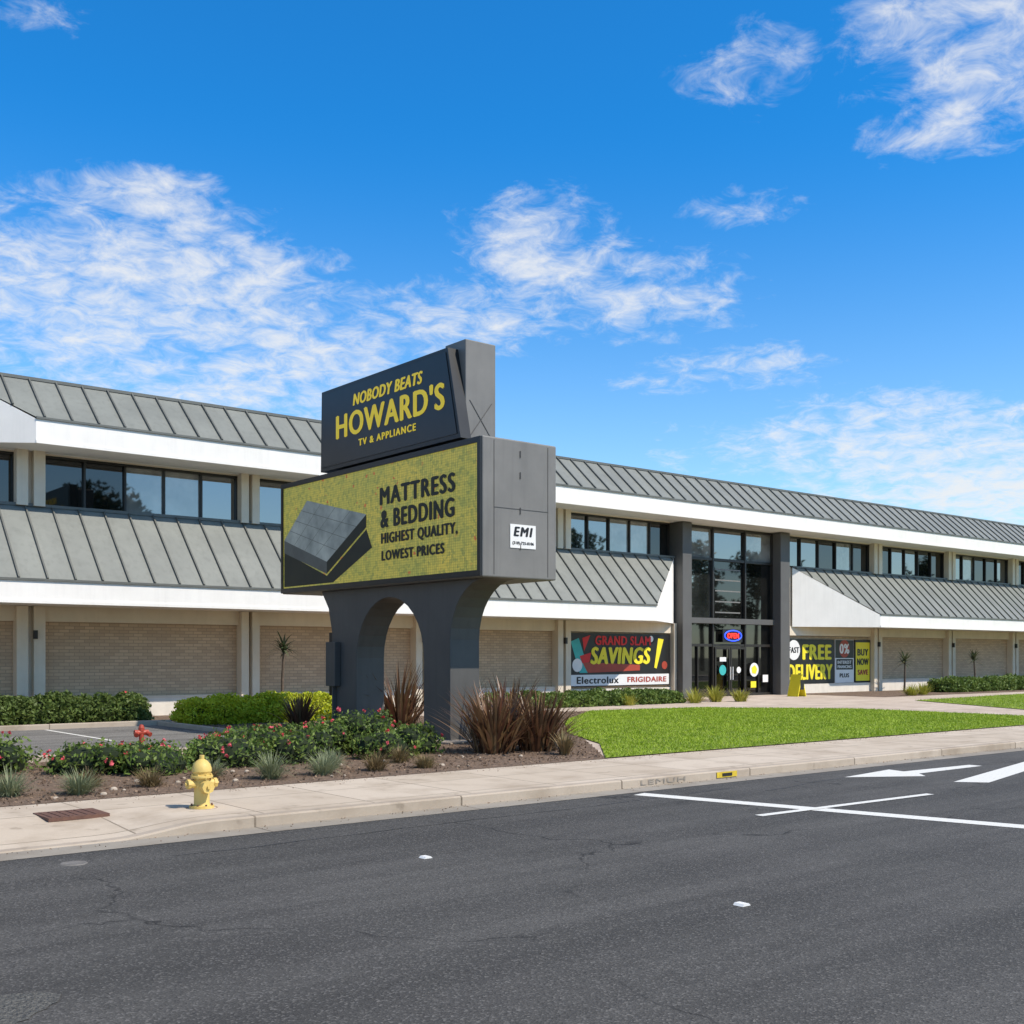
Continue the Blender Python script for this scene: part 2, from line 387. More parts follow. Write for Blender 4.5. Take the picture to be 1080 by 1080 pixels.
def grass(poly,n,h,xr,yr):
    P=np.stack([rng.uniform(*xr,n),rng.uniform(*yr,n)],1); P=P[inpoly(P,poly)]; n=len(P)
    a=rng.random(n)*6.283; hh=h*(.5+rng.random(n)); w=.010+.006*rng.random(n)
    B=np.concatenate([P,np.full((n,1),.148)],1); s=np.stack([np.cos(a),np.sin(a),0*a],1)*w[:,None]
    T=B+np.stack([rng.normal(size=n)*.03,rng.normal(size=n)*.03,hh],1)
    V=np.stack([B-s,B+s,T],1).reshape(-1,3); return V,np.arange(3*n).reshape(n,3)
V,F=grass(L1,110000,.04,(14,35),(14.8,28.2)); npmesh('lawn_grass',V,F,['grass'])
V,F=grass(L2,60000,.045,(38,75),(14.8,27.6)); npmesh('lawn_grass',V,F,['grass'])
n=26000
P=np.stack([rng.uniform(1,26,n),rng.uniform(14.86,29,n)],1)
P=P[inpoly(P,bed)]
V,F=leaves(np.concatenate([P,np.full((len(P),1),.15)],1),.03,asp=.5); V[:,2]=np.maximum(V[:,2],.138)
npmesh('mulch_chips',V,F,['chips'])
P=np.stack([rng.uniform(3,30,700),14.8-np.abs(rng.normal(size=700))*.22,np.full(700,.134)],1)
P2=np.stack([rng.uniform(3,30,350),12.07-np.abs(rng.normal(size=350))*.10,np.full(350,.010)],1)
V,F=leaves(np.concatenate([P,P2]),.014,asp=.5); V[:,2]=np.where(V[:,2]>.07,np.clip(V[:,2],.134,.15),np.clip(V[:,2],.006,.02))
npmesh('leaf_litter',V,F,['chips'])
# ---------------------------------------------------------------- road markings
def strip(mb,a,b,w,z=.004,k='paint'):
    a=Vector((*a,z));b=Vector((*b,z));d=(b-a).normalized();s=Vector((-d.y,d.x,0))*w/2
    mb.poly([a-s,b-s,b+s,a+s],k)
mb=MB()
strip(mb,(11.75,11.5),(13.3,5.2),.30)
strip(mb,(11.3,8.98),(15.0,8.82),.13,.008)
mb.poly([(16.75,9.45,.004),(17.1,9.05,.004),(22.5,10.3,.004),(22.5,10.75,.004)],'paint')
mb.poly([(16.0,10.95,.004),(17.2,10.2,.004),(17.5,10.5,.004),(19.6,10.5,.004),(19.6,10.75,.004),(17.6,10.85,.004),(17.7,11.2,.004)],'paint')
strip(mb,(24,8.8),(27,8.75),.13); strip(mb,(34,8.8),(37,8.75),.13)
mb.done('road_markings',fixn=False)
mb=MB()
for (x0,y0,dx,dy,n) in ((4.5,10.9,.5,.02,18),(13.5,10.6,.4,.05,10)):
    x,y=x0,y0
    for i in range(n):
        x2=x+dx*random.uniform(.7,1.2); y2=y+dy+random.uniform(-.06,.06); strip(mb,(x,y),(x2+.03,y2),random.uniform(.008,.018),.003,'tar'); x,y=x2,y2
mb.done('crack_sealant',fixn=False)
for (x,y) in ((6.4,9.2),(7.15,5.85)):
    mb=MB(); mb.prism([(x-.05,0.002),(x+.05,.002),(x+.03,.02),(x-.03,.02)],'y',y-.05,y+.05,'white'); mb.done('road_reflector')
mb=MB(); mb.lathe((3.6,11.1,0),[(0,.007),(.12,.007),(.13,.0)],'iron',24); mb.done('valve_cover')
mb=MB(); mb.prism([(x,y) for x,y in ((4.05,13.35),(4.75,13.35),(4.75,13.95),(4.05,13.95))],'z',.10,.142,'rust')
for i in range(6): mb.box(4.1+.1*i,4.15+.1*i,13.4,13.9,.142,.148,'rust')
mb.done('utility_cover')
mb=MB(); mb.box(14.15,14.65,12.085,12.098,.02,.11,'ydirty'); mb.box(14.28,14.52,12.078,12.084,.04,.09,'black'); mb.done('kerb_drain_marker')
mb=MB(); n=40; pts=[]
for i in range(n):
    a=2*math.pi*i/n; r=1+.15*math.sin(3*a+1)+.14*random.random(); pts.append((1.62+.42*r*math.cos(a),6.78+.36*r*math.sin(a),.004))
mb.poly(pts,'patch'); mb.done('asphalt_patch')
# ---------------------------------------------------------------- building
bld=empty('commercial_building')
def canopy(nm,xLt,xLb,xRt,xRb,Yt,Yb,Zt,Zb,Zf,sp=.76):
    mb=MB()
    dy,dz=Yb-Yt,Zb-Zt; L=math.hypot(dy,dz); ny,nz=dz/L,-dy/L
    if nz<0: ny,nz=-ny,-nz
    x=min(xLt,xLb)+.2
    mb.poly([(xLt,Yt,Zt),(xRt,Yt,Zt),(xRb,Yb,Zb),(xLb,Yb,Zb)],'metalroof')
    while x<max(xRt,xRb)-.1:
        s1=1.
        if x<xLb: s1=min(s1,(x-xLt)/max(1e-6,xLb-xLt))
        if x>xRb: s1=min(s1,(xRt-x)/max(1e-6,xRt-xRb))
        if s1>.03:
            w=.022; h=.06
            A=(Yt,Zt);B=(Yt+dy*s1,Zt+dz*s1)
            pr=[(A[0],A[1]),(B[0],B[1]),(B[0]+ny*h,B[1]+nz*h),(A[0]+ny*h,A[1]+nz*h)]
            mb.prism(pr,'x',x-w,x+w,'rib')
        x+=sp
    mb.box(xLt,xRt,Yt-.06,Yt+.12,Zt-.02,Zt+.07,'rib')
    mb.box(xLb,xRb,Yb-.05,Yb+.04,Zb-.05,Zb+.012,'rib')
    mb.done(nm+'_metal',bld)
    mb=MB()
    mb.box(xLb,xRb,Yb,Yb+.2,Zf,Zb-.052,'stucco')
    for (xt,xb) in ((xLt,xLb),(xRt,xRb)):
        mb.poly([(xt,Yt,Zt-.01),(xb,Yb,Zb-.05),(xb,Yb,Zf),(xt,Yt,Zf)],'stucco')
    mb.poly([(xLt,Yt+.3,Zf+.02),(xRt,Yt+.3,Zf+.02),(xRb,Yb+.05,Zf+.02),(xLb,Yb+.05,Zf+.02)],'stucco')
    mb.box(xLb,xRb,Yb-.025,Yb-.002,Zf,Zf+.09,'stucco')
    mb.done(nm+'_fascia',bld)
canopy('upper_roof',7.4,9.64,122,120,34.45,32.9,10.08,8.70,7.97)
canopy('lower_canopy_a',-14,-11,37.35,34.0,34.4,32.25,6.38,4.12,3.45)
canopy('lower_canopy_b',45.9,50.2,122,118,34.4,32.25,6.38,4.12,3.45)
mb=MB()
mb.box(-14,122,34.9,60,.1,9.9,'stucco')
mb.box(-14,122,34.46,34.9,7.97,10.05,'stucco')
mb.box(-14,37.3,34.5,34.9,3.45,6.45,'beige'); mb.box(45.2,122,34.5,34.9,3.45,6.45,'beige')
mb.box(-14,7.2,33.6,34.45,8.2,10.1,'stucco')
mb.done('walls',bld)
baysL=[(-3.4,2.7),(3.3,9.5),(10.3,16.5),(17.15,23.4),(24.1,30.35),(31.05,37.25)]
baysR=[(45.3,52.75),(53.5,60.2),(60.95,67.6),(68.35,75.0),(75.75,82.4),(83.1,89.8),(90.5,97.2),(98,104.6),(105.3,112)]
mb=MB(); br_=MB(); fr=MB(); gl=MB()
for grp in (baysL,baysR):
    for i,(a,b_) in enumerate(grp):
        banner=(abs(a-31.05)<.01 or abs(a-45.3)<.01)
        if banner:
            mb.box(a,b_,34.5,34.9,.13,.62,'basew'); br_.box(a,b_,34.62,34.9,.62,3.0,'brick')
        else:
            mb.box(a,b_,34.42,34.9,.13,.70,'basew'); mb.box(a,b_,34.40,34.9,.70,.76,'beige')
            br_.box(a,b_,34.62,34.9,.76,3.02,'brick')
        mb.box(a,b_,34.45,34.9,3.02,3.47,'beige')
        zt,zb=7.86,6.46
        fr.box(a,b_,34.55,34.70,zt,zt+.07,'frame'); fr.box(a,b_,34.50,34.70,zb-.06,zb,'frame')
        n=5; w=(b_-a)/n
        for k in range(n+1):
            x=a+w*k; fr.box(max(a,x-.03),min(b_,x+.03),34.56,34.70,zb,zt,'frame')
        for k in range(n):
            g=random.choice(['g0','g1','g2','g2','g0'])
            if i==2 and grp is baysL: g=['g0','g0','g1','g1','g2'][k]
            x0=a+w*k; dx=random.uniform(-.008,.008)
            gl.poly([(x0+.03,34.66+dx,zb),(x0+w-.03,34.66-dx,zb),(x0+w-.03,34.66-dx,zt),(x0+.03,34.66+dx,zt)],g)
        mb.box(a,b_,34.52,34.9,zt+.07,7.99,'beige')
        nx=grp[i+1][0] if i+1<len(grp) else b_+.7
        if b_<37 or a>45:
            wd=(nx-b_)
            for (z0,z1) in ((.13,3.46),(6.38,7.99)):
                mb.box(b_,b_+wd*.40,34.25,34.9,z0,z1,'beige'); mb.box(b_+wd*.6,nx,34.25,34.9,z0,z1,'beige')
                mb.box(b_+wd*.40,b_+wd*.6,34.5,34.9,z0,z1,'beige')
mb.box(37.27,37.43,34.3,34.9,.13,3.46,'beige')
mb.done('pilasters_and_base',bld); br_.done('brick_panels',bld)
E0,E1=38.05,44.4
cm=MB(); cm.box(37.45,38.05,33.95,34.9,.13,7.97,'col'); cm.box(44.4,45.12,33.95,34.9,.13,7.97,'col'); cm.done('entrance_columns',bld,bevel=.02)
xsV=[E0,40.05,42.35,E1]; zsH=[.13,2.5,3.55,6.46,7.93]
for x in xsV: fr.box(max(E0,x-.05),min(E1,x+.05),34.42,34.6,.13,7.93,'frame')
for z in (2.5,3.55,6.46,7.9): fr.box(E0,E1,34.44,34.61,z-.06,z+.06,'frame')
fr.box(E0,E1,34.43,34.6,.13,.25,'frame'); fr.box(E0,E1,34.3,34.5,3.5,3.75,'col')
for i in range(3):
    for j in range(4):
        x0,x1=xsV[i],xsV[i+1]; z0,z1=zsH[j],zsH[j+1]
        g=('g1','g2','g1')[i] if j==3 else ('g2' if (j==2 and i==0) else 'g0')  # top row uses paler panes: reflected light put into the glass colour
        gl.poly([(x0,34.55,z0),(x1,34.55,z0),(x1,34.55,z1),(x0,34.55,z1)],g)
for x in (40.1,41.2):
    fr.box(x,x+.09,34.36,34.42,.16,2.42,'frame'); fr.box(x+.98,x+1.07,34.36,34.42,.16,2.42,'frame')
    fr.box(x+.09,x+.98,34.36,34.42,2.32,2.42,'frame'); fr.box(x+.09,x+.98,34.36,34.42,.16,.4,'frame')
for x in (41.08,41.25): fr.box(x,x+.03,34.27,34.30,.9,1.5,'white')
fr.box(39.0,39.06,34.46,34.58,.13,2.5,'frame'); fr.box(43.35,43.41,34.46,34.58,.13,2.5,'frame')
for z in range(5): fr.box(40.3,42.1,34.535,34.545,4.0+z*.5,4.06+z*.5,'sgrey')
fr.done('window_frames',bld); gl.done('window_glass',bld,fixn=False)
st=MB()
st.tube((40.6,34.345,1.35),(40.6,34.335,1.35),.24,.24,'teal',16); st.tube((42.95,34.40,1.35),(42.95,34.39,1.35),.33,.33,'white',20)
st.tube((42.95,34.388,1.35),(42.95,34.38,1.35),.22,.22,'byel',5); st.tube((41.75,34.345,1.35),(41.75,34.335,1.35),.15,.15,'white',16)
st.box(43.6,44.0,34.395,34.40,.75,1.1,'white'); st.box(42.7,43.1,34.395,34.40,.5,.8,'byel')
st.box(40.4,40.85,34.34,34.345,1.75,1.95,'white')
st.done('door_stickers',bld)
mb=MB(); mb.box(-14,122,34.6,60,9.9,10.0,'earth'); mb.done('roof_deck',bld)
mb=MB()
for x in (10.0,23.72,30.7,53.1,60.6,67.9): mb.box(x-.05,x+.05,34.12,34.25,2.5,2.75,'frame')
mb.done('wall_lamps',bld)
op=empty('open_sign')
t=bpy.data.curves.new('ring','CURVE'); t.dimensions='3D'; t.bevel_depth=.025; s_=t.splines.new('POLY'); s_.points.add(27)
for i in range(28): a=2*math.pi*i/28; s_.points[i].co=(41.3+.6*math.cos(a),34.3,2.95+.24*math.sin(a),1)
s_.use_cyclic_u=True; t.materials.append(M['neon_b']); o=bpy.data.objects.new('neon_ring',t); sc.collection.objects.link(o); o.parent=op
text('OPEN',(41.3,34.3,2.95),.8,.24,'neon_r',op,heavy=.012)
mb=MB(); mb.box(40.6,42.0,34.33,34.38,2.65,3.25,'black'); mb.done('backing',op)
bn=empty('window_banner')
mb=MB(); mb.box(31.1,37.2,34.50,34.54,.72,2.96,'black'); mb.box(31.16,37.14,34.493,34.499,.76,1.22,'white')
mb.poly([(31.25,34.49,2.6),(31.75,34.49,1.3),(32.3,34.49,1.3),(31.7,34.49,2.75)],'teal'); mb.poly([(32.2,34.487,1.30),(31.9,34.487,1.75),(35.3,34.487,1.62),(35.3,34.487,1.38)],'redp')
mb.poly([(36.45,34.49,2.78),(36.8,34.49,2.74),(36.35,34.49,1.45),(36.2,34.49,1.5)],'byel'); mb.tube((31.62,34.492,1.62),(31.62,34.486,1.62),.28,.28,'white',16)
mb.poly([(31.9,34.488,2.75),(32.35,34.488,2.88),(32.0,34.488,2.2)],'red'); mb.poly([(31.75,34.485,2.0),(32.4,34.485,2.15),(32.3,34.485,1.75),(31.9,34.485,1.7)],'red')
mb.tube((36.0,34.489,2.75),(36.0,34.486,2.75),.14,.14,'white',12); mb.tube((36.85,34.489,1.6),(36.85,34.486,1.6),.18,.18,'redp',12)
mb.done('banner_panel',bn,fixn=False)
text('GRAND SLAM',(34.3,34.48,2.66),3.3,.38,'red',bn,heavy=.025); text('SAVINGS',(34.15,34.475,2.02),3.5,.70,'byel',bn,heavy=.055,shear=.15)
text('Electrolux',(32.8,34.487,.99),2.4,.28,'black',bn,heavy=.02); text('FRIGIDAIRE',(35.75,34.487,.99),2.4,.22,'redp',bn,heavy=.02)
bn2=empty('window_banner')
mb=MB(); mb.box(45.45,49.5,34.50,34.54,.6,2.85,'black'); mb.box(49.6,51.25,34.50,34.54,.6,2.85,'white'); mb.box(51.35,52.75,34.50,34.54,.6,2.85,'black')
mb.tube((46.15,34.497,2.3),(46.15,34.49,2.3),.5,.5,'white',20); mb.box(49.62,51.23,34.493,34.499,1.9,2.83,'black'); mb.tube((50.4,34.491,2.38),(50.4,34.489,2.38),.46,.46,'redp',20); mb.box(49.7,51.15,34.488,34.492,1.3,1.85,'black')
mb.box(51.42,52.68,34.493,34.499,.7,2.72,'byel'); mb.done('banner_panel',bn2,fixn=False)
text('FAST',(46.15,34.485,2.3),.8,.28,'black',bn2,heavy=.02); text('FREE',(48.05,34.485,2.2),2.3,.72,'byel',bn2,heavy=.065); text('DELIVERY',(47.5,34.485,1.2),3.6,.74,'byel',bn2,heavy=.055)
text('0%',(50.4,34.485,2.38),.8,.5,'white',bn2,heavy=.03); text('INTEREST',(50.4,34.482,1.68),1.2,.16,'white',bn2,heavy=.01); text('FINANCING',(50.4,34.482,1.45),1.2,.15,'white',bn2,heavy=.01)
text('PLUS',(50.4,34.49,1.0),.8,.2,'black',bn2,heavy=.02)
text('BUY',(52.05,34.485,2.2),.95,.34,'black',bn2,heavy=.03); text('NOW',(52.05,34.485,1.7),1.0,.34,'black',bn2,heavy=.03); text('SAVE',(52.05,34.485,1.15),.9,.26,'redp',bn2,heavy=.03)
af=MB(); x,y=43.3,32.2
af.prism([(x-.32,.13),(x-.28,.13),(x+.03,1.15),(x-.03,1.15)],'y',y-.3,y+.3,'byel'); af.prism([(x+.32,.13),(x+.28,.13),(x-.03,1.15),(x+.03,1.15)],'y',y-.3,y+.3,'byel')
af.box(x-.14,x+.14,y-.305,y-.302,.45,.9,'black'); af.done('sandwich_board')
# ---------------------------------------------------------------- pylon sign
ps=empty('pylon_sign')
mb=MB(); prof=[(19.87,.13),(19.87,2.35)]
for i in range(1,9):
    t=i/8; prof.append((19.87-1.25*(1-math.cos(t*math.pi/2)),2.35+1.29*math.sin(t*math.pi/2)))
prof+= [(25.45,3.64),(25.1,3.2),(24.93,2.6),(24.93,.13),(23.75,.13)]
for i in range(0,17):
    a=math.pi*i/16; prof.append((22.315+1.435*math.cos(a),1.95+1.43*math.sin(a)))
prof.append((20.88,.13))
mb.prism(prof,'x',14.47,15.27,'sgreyd'); mb.done('arch_support',ps,bevel=.015)
mb=MB(); mb.box(14.30,14.46,24.5,24.95,1.25,2.35,'sgreyd'); mb.box(14.36,14.46,24.7,24.75,.13,1.25,'sgreyd'); mb.box(14.6,15.0,24.935,25.3,1.0,2.6,'black'); mb.tube((14.8,25.05,.13),(14.8,25.05,1.0),.05,.05,'sgreyd'); mb.done('electrical_box',ps,bevel=.01)
mb=MB(); mb.box(14.0,15.8,19.3,25.6,.13,.17,'kerb'); mb.done('footing_pad',ps)
X0=14.22
mb=MB(); mb.box(X0,16.25,18.4,27.1,3.64,6.56,'sgrey'); mb.done('display_cabinet',ps,bevel=.03)
mb=MB()
mb.box(X0-.05,X0-.002,18.42,27.08,3.66,3.78,'black'); mb.box(X0-.05,X0-.002,18.42,27.08,6.42,6.54,'black'); mb.box(X0-.05,X0-.002,18.42,18.52,3.78,6.42,'black'); mb.box(X0-.05,X0-.002,26.98,27.08,3.78,6.42,'black')
mb.box(X0-.02,X0-.002,18.52,26.98,3.78,6.42,'led')
for z in (4.25,5.0,5.75,6.2): mb.box(15.22,15.24,18.38,18.398,z,z+.14,'sgreyd')
mb.box(X0+.3,X0+.308,18.39,18.398,3.7,6.5,'sgreyd'); mb.box(16.0,16.008,18.39,18.398,3.7,6.5,'sgreyd'); mb.box(X0+.32,15.99,18.39,18.398,5.1,5.107,'sgreyd')
XD=X0-.026
def led(pts,k,dx=0): mb.poly([(XD-dx,y,z) for y,z in pts],k)
A_,B_,C_,D_=(26.93,5.05),(25.7,5.98),(22.85,5.35),(24.7,4.35)
led([(26.93,4.75),(24.7,4.0),(22.85,5.0),(22.6,4.55),(24.4,3.82),(26.93,3.82)],'leddark')
led([A_,B_,C_,D_],'ledgrey2',.004)
led([A_,D_,(24.7,4.05),(26.93,4.72)],'ledgrey',.004); led([D_,C_,(22.85,5.05),(24.7,4.05)],'leddark',.004)
for t in (.25,.5,.75):
    for (p0,p1,q0,q1) in ((A_,B_,D_,C_),(A_,D_,B_,C_)):
        a=(p0[0]+(p1[0]-p0[0])*t,p0[1]+(p1[1]-p0[1])*t); b2=(q0[0]+(q1[0]-q0[0])*t,q0[1]+(q1[1]-q0[1])*t)
        led([a,b2,(b2[0],b2[1]+.012),(a[0],a[1]+.012)],'ledgrey',.007)
mb.box(14.95,15.65,18.385,18.397,4.28,4.78,'white'); mb.done('led_display',ps,fixn=False)
text('MATTRESS',(XD-.01,20.77,5.70),2.9,.40,'leddark',ps,'-x',heavy=.035,spacing=1.12); text('& BEDDING',(XD-.01,20.77,5.17),2.85,.40,'leddark',ps,'-x',heavy=.035,spacing=1.1)
text('HIGHEST QUALITY,',(XD-.01,20.7,4.70),2.95,.28,'leddark',ps,'-x',heavy=.026,spacing=1.1); text('LOWEST PRICES',(XD-.01,20.93,4.32),2.45,.22,'leddark',ps,'-x',heavy=.026,spacing=1.1)
text('EMI',(15.3,18.38,4.63),.5,.19,'black',ps,'-y',heavy=.016,shear=.2,spacing=1.2); text('(310) 725-8106',(15.3,18.38,4.38),.58,.08,'black',ps,'-y',heavy=.004)
mb=MB(); mb.box(14.5,15.32,19.35,20.1,6.56,8.80,'sgrey'); mb.box(14.6,15.25,20.1,24.8,6.56,8.5,'sgreyd')
mb.done('upper_cabinet',ps,bevel=.02)
mb=MB()
mb.prism([(19.15,6.62),(25.05,6.62),(25.0,8.62),(19.62,8.62)],'x',14.22,14.5,'black')
mb.prism([(19.27,6.72),(24.95,6.72),(24.9,8.53),(19.68,8.53)],'x',14.205,14.218,'navy')
for (a,b_,c_,d_) in ((14.6,6.72,15.22,7.5),(14.6,7.5,15.22,6.72)):
    mb.prism([(a,b_),(a+.02,b_),(c_,d_),(c_-.02,d_)],'y',19.339,19.348,'sgreyd')
mb.done('upper_sign_face',ps,bevel=0)
text('NOBODY BEATS',(14.198,22.0,8.16),2.9,.27,'yel',ps,'-x',heavy=.022,shear=.2); text("HOWARD'S",(14.198,21.98,7.62),4.5,.58,'yel',ps,'-x',heavy=.035); text('TV & APPLIANCE',(14.198,22.0,7.10),2.4,.16,'yel',ps,'-x',heavy=.014,spacing=1.2)
# ---------------------------------------------------------------- hydrant
hx,hy=5.83,13.2; hb=.13
mb=MB()
mb.lathe((hx,hy,hb),[(0,0),(.15,0),(.15,.03),(.105,.035),(.095,.06),(.092,.36),(.10,.37),(.135,.375),(.135,.40),(.105,.405),(.105,.43),(.12,.45),(.118,.49),(.10,.54),(.065,.58),(.035,.60),(.03,.605),(.03,.65),(0,.65)],'hyd',28)
for d in ((1,0),(-1,0)):
    mb.tube((hx+d[0]*.07,hy,hb+.30),(hx+d[0]*.15,hy,hb+.30),.05,.05,'hyd',16); mb.tube((hx+d[0]*.15,hy,hb+.30),(hx+d[0]*.19,hy,hb+.30),.06,.06,'hyd',8); mb.tube((hx+d[0]*.19,hy,hb+.30),(hx+d[0]*.215,hy,hb+.30),.02,.02,'hyd',5)
mb.tube((hx,hy-.07,hb+.27),(hx,hy-.15,hb+.27),.07,.07,'hyd',16); mb.tube((hx,hy-.15,hb+.27),(hx,hy-.20,hb+.27),.082,.08,'hyd',8); mb.tube((hx,hy-.2,hb+.27),(hx,hy-.225,hb+.27),.025,.025,'hyd',5)
for i in range(8):
    a=math.pi*2*i/8; mb.tube((hx+.12*math.cos(a),hy+.12*math.sin(a),hb+.36),(hx+.12*math.cos(a),hy+.12*math.sin(a),hb+.42),.012,.012,'hyd',6)
    mb.tube((hx+.13*math.cos(a),hy+.13*math.sin(a),hb+.02),(hx+.13*math.cos(a),hy+.13*math.sin(a),hb+.05),.012,.012,'rust',6)
mb.lathe((hx,hy,hb),[(.155,-.005),(.19,.002),(.19,-.005)],'rust',20)
mb.done('fire_hydrant',smooth=True)
mb=MB(); x,y=7.8,20.3; H=.60
mb.tube((x,y,.13),(x,y,H),.045,.045,'redp'); mb.tube((x-.13,y,H),(x+.13,y,H),.05,.05,'redp'); mb.tube((x-.08,y,H),(x-.13,y-.1,H-.04),.04,.045,'redp'); mb.tube((x+.08,y,H),(x+.13,y-.1,H-.04),.04,.045,'redp'); mb.lathe((x,y,H+.02),[(.055,0),(.055,.07),(.035,.12),(0,.13)],'redp',12)
mb.tube((x,y,.13),(x,y,.17),.1,.1,'redp'); mb.done('fire_department_connection')
# ---------------------------------------------------------------- planting
def row(x0,x1,y,z,rx,ry,rz,n,jit=.08):
    o=[]
    for i in range(n):
        x=x0+(x1-x0)*(i+.5)/n
        o.append(((x+random.uniform(-jit,jit),y+random.uniform(-jit,jit),z),(rx*random.uniform(.9,1.1),ry*random.uniform(.9,1.1),rz*random.uniform(.88,1.1))))
    return o
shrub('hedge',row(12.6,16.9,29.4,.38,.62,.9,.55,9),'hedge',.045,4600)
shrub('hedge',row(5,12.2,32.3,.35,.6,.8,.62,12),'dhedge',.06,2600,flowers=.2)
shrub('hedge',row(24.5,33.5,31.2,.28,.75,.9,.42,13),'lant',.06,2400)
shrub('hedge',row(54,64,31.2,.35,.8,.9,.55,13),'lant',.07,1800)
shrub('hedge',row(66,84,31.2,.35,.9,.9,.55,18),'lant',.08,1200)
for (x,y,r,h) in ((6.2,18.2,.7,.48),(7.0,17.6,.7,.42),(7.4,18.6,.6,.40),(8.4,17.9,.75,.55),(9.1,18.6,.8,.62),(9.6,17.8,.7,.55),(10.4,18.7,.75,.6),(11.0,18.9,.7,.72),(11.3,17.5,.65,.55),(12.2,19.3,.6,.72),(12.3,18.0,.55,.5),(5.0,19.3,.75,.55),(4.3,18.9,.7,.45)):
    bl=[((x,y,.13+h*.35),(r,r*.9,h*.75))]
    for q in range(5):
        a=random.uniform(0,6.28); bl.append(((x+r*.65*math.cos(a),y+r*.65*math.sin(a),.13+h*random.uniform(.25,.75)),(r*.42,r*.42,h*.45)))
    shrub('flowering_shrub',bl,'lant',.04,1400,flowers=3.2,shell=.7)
for (x,y,h,n,sp_,b_) in ((16.1,24.3,1.8,150,1.0,.45),(17.4,23.6,1.6,120,1.0,.4),(18.3,24.6,1.5,100,1.1,.4),(13.5,17.1,1.45,230,1.35,.4),(14.5,17.0,1.35,220,1.35,.4),(15.1,18.6,1.55,160,1.2,.35),(14.3,26.3,1.05,110,1.1,.25),(16.8,20.6,1.2,110,1.2,.3)):
    clump('flax_plant',x,y,h,n,'flax',.036,.75,spread=sp_,br=b_)
clump('flax_plant',14.25,15.9,.55,80,'tuftb',.02,.9,spread=1.3)
for (x,y,h,mt) in ((4.3,15.85,.45,'tuft'),(5.1,15.5,.40,'tuft'),(6.2,15.8,.32,'tuftb'),(8.0,15.6,.50,'tuft'),(8.9,15.6,.45,'tuft'),(9.9,15.65,.36,'tuftb'),(10.8,15.55,.28,'tuftb'),(7.1,15.95,.3,'tuftb'),(5.5,16.3,.3,'tuftb'),(3.4,16.1,.4,'tuft'),(11.0,16.6,.35,'tuftb'),(7.4,16.4,.35,'tuft'),(9.5,16.4,.4,'tuft')):
    clump('ornamental_grass',x,y,h,320,mt,.006,1.2,spread=1.8,br=.14)
for (x,y,h) in ((34.0,30.2,.7),(35.6,30.5,.75),(36.6,30.0,.6),(48.5,29.5,.6),(50.0,29.8,.7),(30.5,30.4,.5)): clump('yellow_grass_plant',x,y,h,160,'ygr',.022,.9,spread=1.5,br=.25)
for (x,y,h) in ((17.5,33.3,2.2),(53.9,33.2,1.7),(61.2,33.2,1.8),(69.0,33.2,1.8)):
    e=empty('aloe_tree'); mb=MB()
    p=Vector((x,y,.1))
    for i in range(4):
        q=p+Vector((random.uniform(-.04,.04),random.uniform(-.04,.04),h/4)); mb.tube(p,q,.06-.007*i,.055-.007*i,'bark',8); p=q
    mb.done('trunk',e,smooth=True)
    sp=[]
    for i in range(60):
        sp.append((p.x,p.y,p.z-.1+random.uniform(-.15,.15),random.uniform(0,6.28),random.uniform(.25,1.8),random.uniform(.5,.8),.038,random.uniform(.2,1.0)))
    V,F=blades(sp); npmesh('leaves',V,F,['aloe'],None,e)
mb=MB()
for i in range(40):
    x=random.uniform(3,13.5); y=random.uniform(15.1,17.2); r=random.uniform(.02,.06); core(mb,(x,y,.14),(r,r*.8,r*.7),'kerb')
mb.done('bed_stones')
e=empty('tree_row'); mb=MB(); Vs=[];Fs=[];off=0
for i in range(16):
    x=-20+14*i+random.uniform(-3,3); y=-34+random.uniform(-4,4); h=random.uniform(10,19)
    mb.tube((x,y,0),(x+.3,y,h*.6),.35,.18,'bark',8)
    for q in range(8):
        c=(x+random.uniform(-3,3),y+random.uniform(-2,2),h*random.uniform(.45,1)); mb.tube((x+.2,y,h*.4),c,.12,.04,'bark',5)
        V,F=leaves(ell_pts(c,(2.4,2.2,1.9),400,.8),.36); Vs.append(V);Fs.append(F+off);off+=len(V)
npmesh('crowns',np.concatenate(Vs),np.concatenate(Fs),['tree'],None,e); mb.done('trunks',e)
# ---------------------------------------------------------------- world
SE,SAZ=R(50),R(155)
w=bpy.data.worlds.new('World'); sc.world=w; w.use_nodes=True; nt=w.node_tree; bg=nt.nodes['Background']
sky=nt.nodes.new('ShaderNodeTexSky'); sky.sky_type='NISHITA'; sky.sun_disc=False; sky.sun_elevation=SE; sky.sun_rotation=SAZ
sky.air_density=1.0; sky.dust_density=.3; sky.ozone_density=3
STR=.14
tc=nt.nodes.new('ShaderNodeTexCoord'); nrm=nt.nodes.new('ShaderNodeVectorMath'); nrm.operation='NORMALIZE'; nt.links.new(tc.outputs['Generated'],nrm.inputs[0])
sx=nt.nodes.new('ShaderNodeSeparateXYZ'); nt.links.new(nrm.outputs[0],sx.inputs[0]); X,Y,Z=sx.outputs
az=mth(nt,'MULTIPLY',mth(nt,'ARCTAN2',Y,X),57.2958); el=mth(nt,'MULTIPLY',mth(nt,'ARCSINE',Z),57.2958)
zz=mth(nt,'ADD',mth(nt,'MAXIMUM',Z,0),.20)
cv=nt.nodes.new('ShaderNodeCombineXYZ'); nt.links.new(mth(nt,'DIVIDE',X,zz),cv.inputs[0]); nt.links.new(mth(nt,'DIVIDE',Y,zz),cv.inputs[1])
nt.links.new(mth(nt,'MULTIPLY',Z,.9),cv.inputs[2])
n1=noise(nt,cv.outputs[0],3.6,5,.64,.5); n2=noise(nt,cv.outputs[0],15,5,.66,.5)
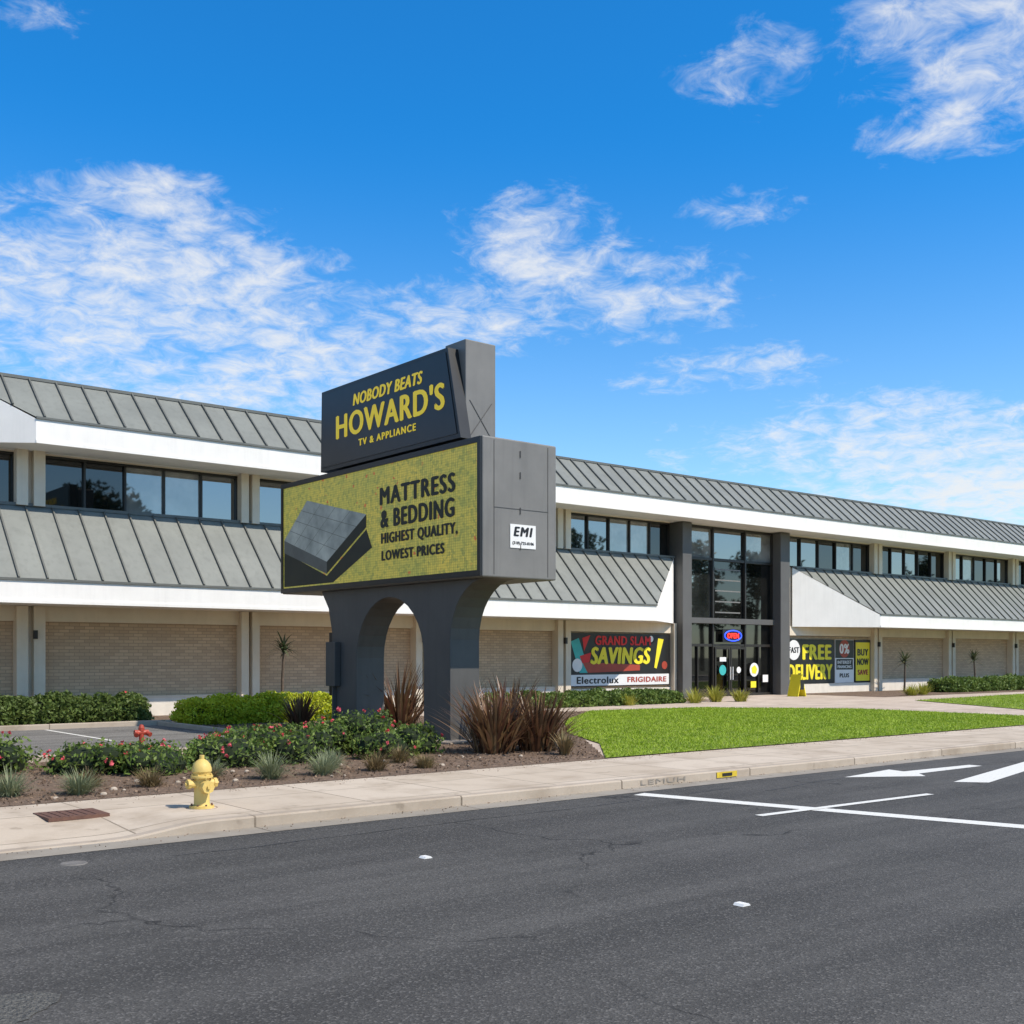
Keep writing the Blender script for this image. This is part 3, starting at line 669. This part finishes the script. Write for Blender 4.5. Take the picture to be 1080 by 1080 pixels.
nn=mth(nt,'ADD',mth(nt,'MULTIPLY',n1,.45),mth(nt,'MULTIPLY',n2,.55))
blobs=[(69,21.3,5.5,1.7,1),(72.5,16.8,11,6,1),(65.4,17.5,8,4.6,.95),(60.8,15,9,3.4,.9),(66.5,12.8,12,3,.85),(49.6,19.3,6,4.2,.85),(44.1,17.6,7.5,2.8,.8),(53.7,16.5,8,2.6,.85),(40.3,13.9,7,1.6,.7),(34,10.4,11,3.0,.95),(28.5,8.3,13,4.2,1),(28,27,8.5,4.0,.85),(28.8,23.7,6,2.0,.85),(38.9,26.9,5,2.6,.5),(74,28,4.5,1.6,.6),(39.4,21.3,4,1.2,.4),(95,18,16,7,.9),(5,16,18,7,.8),(-60,20,40,12,.8),(-130,25,40,12,.8),(150,18,30,9,.8)]  # clouds behind the camera are added to whiten the ambient light
cur=None
for a,e_,wa,we,s in blobs:
    u=mth(nt,'POWER',mth(nt,'DIVIDE',mth(nt,'SUBTRACT',az,a),wa),2); v=mth(nt,'POWER',mth(nt,'DIVIDE',mth(nt,'SUBTRACT',el,e_),we),2)
    g=mth(nt,'MULTIPLY',mth(nt,'SUBTRACT',1,mth(nt,'ADD',u,v),clamp=True),s)
    cur=g if cur is None else mth(nt,'MAXIMUM',cur,g)
cur=mth(nt,'MAXIMUM',cur,ramp(nt,el,38,55,0,.45))  # unseen overhead cloud cover, added to whiten the ambient light
cur=mth(nt,'POWER',cur,.6)
vv=mth(nt,'ADD',mth(nt,'MULTIPLY',cur,.35),mth(nt,'SUBTRACT',nn,.72))
mask=mth(nt,'MULTIPLY',ramp(nt,vv,-.06,.26,0,1,True),.90)
tf=ramp(nt,el,2,26,0,1,True)
tint=mix(nt,tf,(1.15,1.35,1.42),(.12,.93,1.50))
tint=mix(nt,ramp(nt,el,33,50,0,1,True),tint,(.75,.85,.85))  # sky above the view greyed on purpose for darker, more neutral ambient light
skyc=mix(nt,1.0,sky.outputs[0],tint,'MULTIPLY')
fin=mix(nt,mask,skyc,(6.2,6.3,6.4))
nt.links.new(fin,bg.inputs[0]); bg.inputs[1].default_value=STR
l=bpy.data.lights.new('sun','SUN'); l.energy=5.0; l.angle=R(.5); l.color=(1,.93,.82)
o=bpy.data.objects.new('sun',l); sc.collection.objects.link(o)
d=Vector((math.sin(SAZ)*math.cos(SE),math.cos(SAZ)*math.cos(SE),math.sin(SE)))
o.rotation_euler=(-d).to_track_quat('-Z','Y').to_euler()
# ---------------------------------------------------------------- camera
c=bpy.data.cameras.new('camera'); c.sensor_width=36; c.lens=39.67; c.shift_y=.1407; c.clip_end=5000
o=bpy.data.objects.new('camera',c); sc.collection.objects.link(o); o.location=(0,0,2); o.rotation_euler=(R(90),0,R(-39.2)); sc.camera=o
sc.view_settings.view_transform='Standard'; sc.view_settings.look='None'
